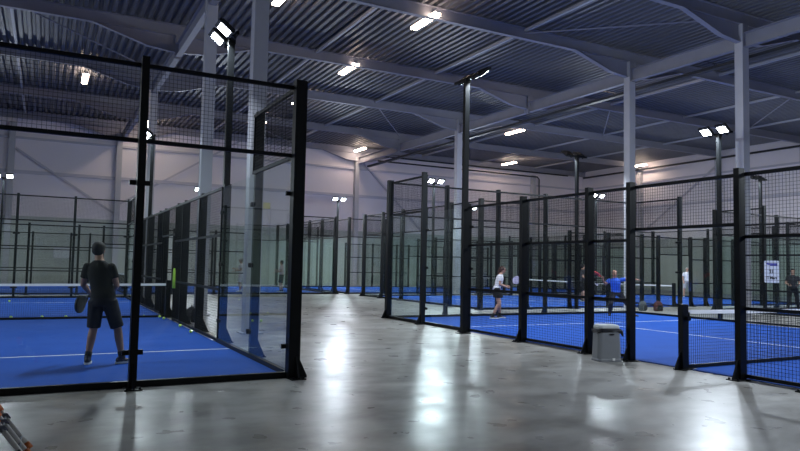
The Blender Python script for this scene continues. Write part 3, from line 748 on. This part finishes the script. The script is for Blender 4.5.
bm = newbm(); box(bm, -.06, .26, -.004, 0, .67, .78); prism(bm, [(-.24, -.004, .74), (-.10, -.004, .70), (-.06, -.004, .78), (-.22, -.004, .80)], (0, .004, 0)); ob('logo', me('logo', bm, BLUEP), t)
text('21', .21, INK, t, (0, -.004, .44)); text('IT Mars', .155, INK, t, (0, -.004, .19))
t = thing('wall_sign', 'yellow sign board high on the far wall, seen through the left court glass', 'sign', (10.55, Y1-.03, 5.35), 0)
bm = newbm(); box(bm, -.32, .32, -.01, .01, 0, .42); ob('board', me('board', bm, YELP), t); bm = newbm(); box(bm, -.34, .34, -.006, .012, -.02, .44); ob('frame', me('frame', bm, GIRT), t)
t = thing('wall_poster', 'white sheet on the far wall behind the left court, beside the man in black', 'poster', (-1.95, Y1-.03, 1.62), 0)
bm = newbm(); box(bm, -.55, .55, -.012, .006, 0, .60); ob('sheet', me('sheet', bm, PAPER), t); bm = newbm(); box(bm, -.58, .58, -.004, .008, -.03, .63); ob('frame', me('frame', bm, GIRT), t)

# ------------------------------------------------------------------ lime vest and bags by the left court fence
LIME = mat('lime green cloth', (.30, .55, .04), .8, noise=(10, .15))
bm = newbm(); loft(bm, torso_rings([((-.06, 9.0, .86), .035, .10, 0), ((-.06, 9.0, 1.05), .03, .12, 0), ((-.06, 9.0, 1.25), .03, .11, 0), ((-.06, 9.0, 1.36), .02, .06, 0)]))
tag(ob('training_bib', me('training_bib', bm, LIME, smooth=True)), 'lime green bib hanging on the side fence of the left court', 'bib')
def bag(label, x, y, rz, m1, m2, s=1):
    t = thing('sports_bag', label, 'bag', (x, y, 0), rz); t.scale = (s, s, s)
    bm = newbm()
    R_ = []
    for z, a, b in ((0, .20, .13), (.03, .23, .155), (.20, .24, .16), (.36, .21, .14), (.46, .15, .10), (.50, .08, .05)):
        R_.append([V((a*abs(math.cos(q*PI/12))**.6*(1 if math.cos(q*PI/12) > 0 else -1), b*abs(math.sin(q*PI/12))**.6*(1 if math.sin(q*PI/12) > 0 else -1), z)) for q in range(24)])
    loft(bm, R_); ob('body', me('body', bm, m1, smooth=True), t)
    bm = newbm(); loft(bm, [[V((c.x*.7, -.15+c.y*.3, .06+c.z*.5)) for c in r_] for r_ in R_]); ob('pocket', me('pocket', bm, m2, smooth=True), t)
    bm = newbm(); tube(bm, [(-.07, 0, .47), (-.05, 0, .56), (.05, 0, .56), (.07, 0, .47)], .010, 8)
    tube(bm, [(.1, .14, .42), (.12, .20, .30), (.12, .17, .08)], .016, 8); tube(bm, [(-.1, .14, .42), (-.12, .20, .30), (-.12, .17, .08)], .016, 8); ob('strap', me('strap', bm, m2, smooth=True), t)
BGRY = mat('grey bag cloth', (.07, .08, .09), .8); BRED = mat('dark red bag cloth', (.07, .015, .015), .8)
bag('grey sports bag on the aisle floor behind the right court, left of the red one', 17.4, 9.65, .3, BGRY, CDK, .74)
bag('dark red sports bag on the aisle floor behind the right court', 17.95, 9.4, -.2, BRED, CBLK, .74)
bag('black sports bag at the foot of the left court side fence', .48, 8.9, 1.4, CBLK, CDK, .7)
bag('black sports bag by the left court side opening, beyond the nearer one', .50, 9.5, 1.2, CDK, CBLK, .7)

# ------------------------------------------------------------------ folded rack at the lower left corner
OR = mat('orange plastic', (.62, .16, .03), .5); OFFW = mat('off white painted tube', (.72, .70, .66), .45, noise=(9, .1)); CL = mat('grey clamp', (.13, .14, .17), .5)
t = thing('folding_stand', 'folding stand of off white tubes with orange caps at the lower left corner', 'stand', (-3.2, -2.7, 0), 0)
for i, dy in enumerate((0, -.22, -.44)):
    p0, p1 = V((.17, .20+dy, .025)), V((-.05, .32+dy, .31))
    bm = newbm(); tube(bm, [p0, p1], .019, 12); tb = ob('leg', me('leg', bm, OFFW, smooth=True), t)
    bm = newbm(); u = (p1-p0).normalized(); tube(bm, [p1-u*.01, p1+u*.05, p1+u*.065], [.027, .027, .018], 12); ob('cap', me('cap', bm, OR, smooth=True), tb, label='orange end cap')
    bm = newbm(); tube(bm, [p0-u*.012, p0+u*.04], .027, 12); ob('foot', me('foot', bm, OR, smooth=True), tb, label='orange foot')
    bm = newbm(); obox(bm, p1-u*.06, u, (1, 0, 0), u.cross(V((1, 0, 0))).normalized(), .02, .032, .028); ob('clamp', me('clamp', bm, CL), tb)
bm = newbm(); tube(bm, [(.11, .26, .105), (.11, -.25, .105)], .012, 10); tube(bm, [(-.01, .32, .258), (-.01, -.20, .258)], .012, 10); ob('cross_tube', me('cross_tube', bm, CL, smooth=True), t)
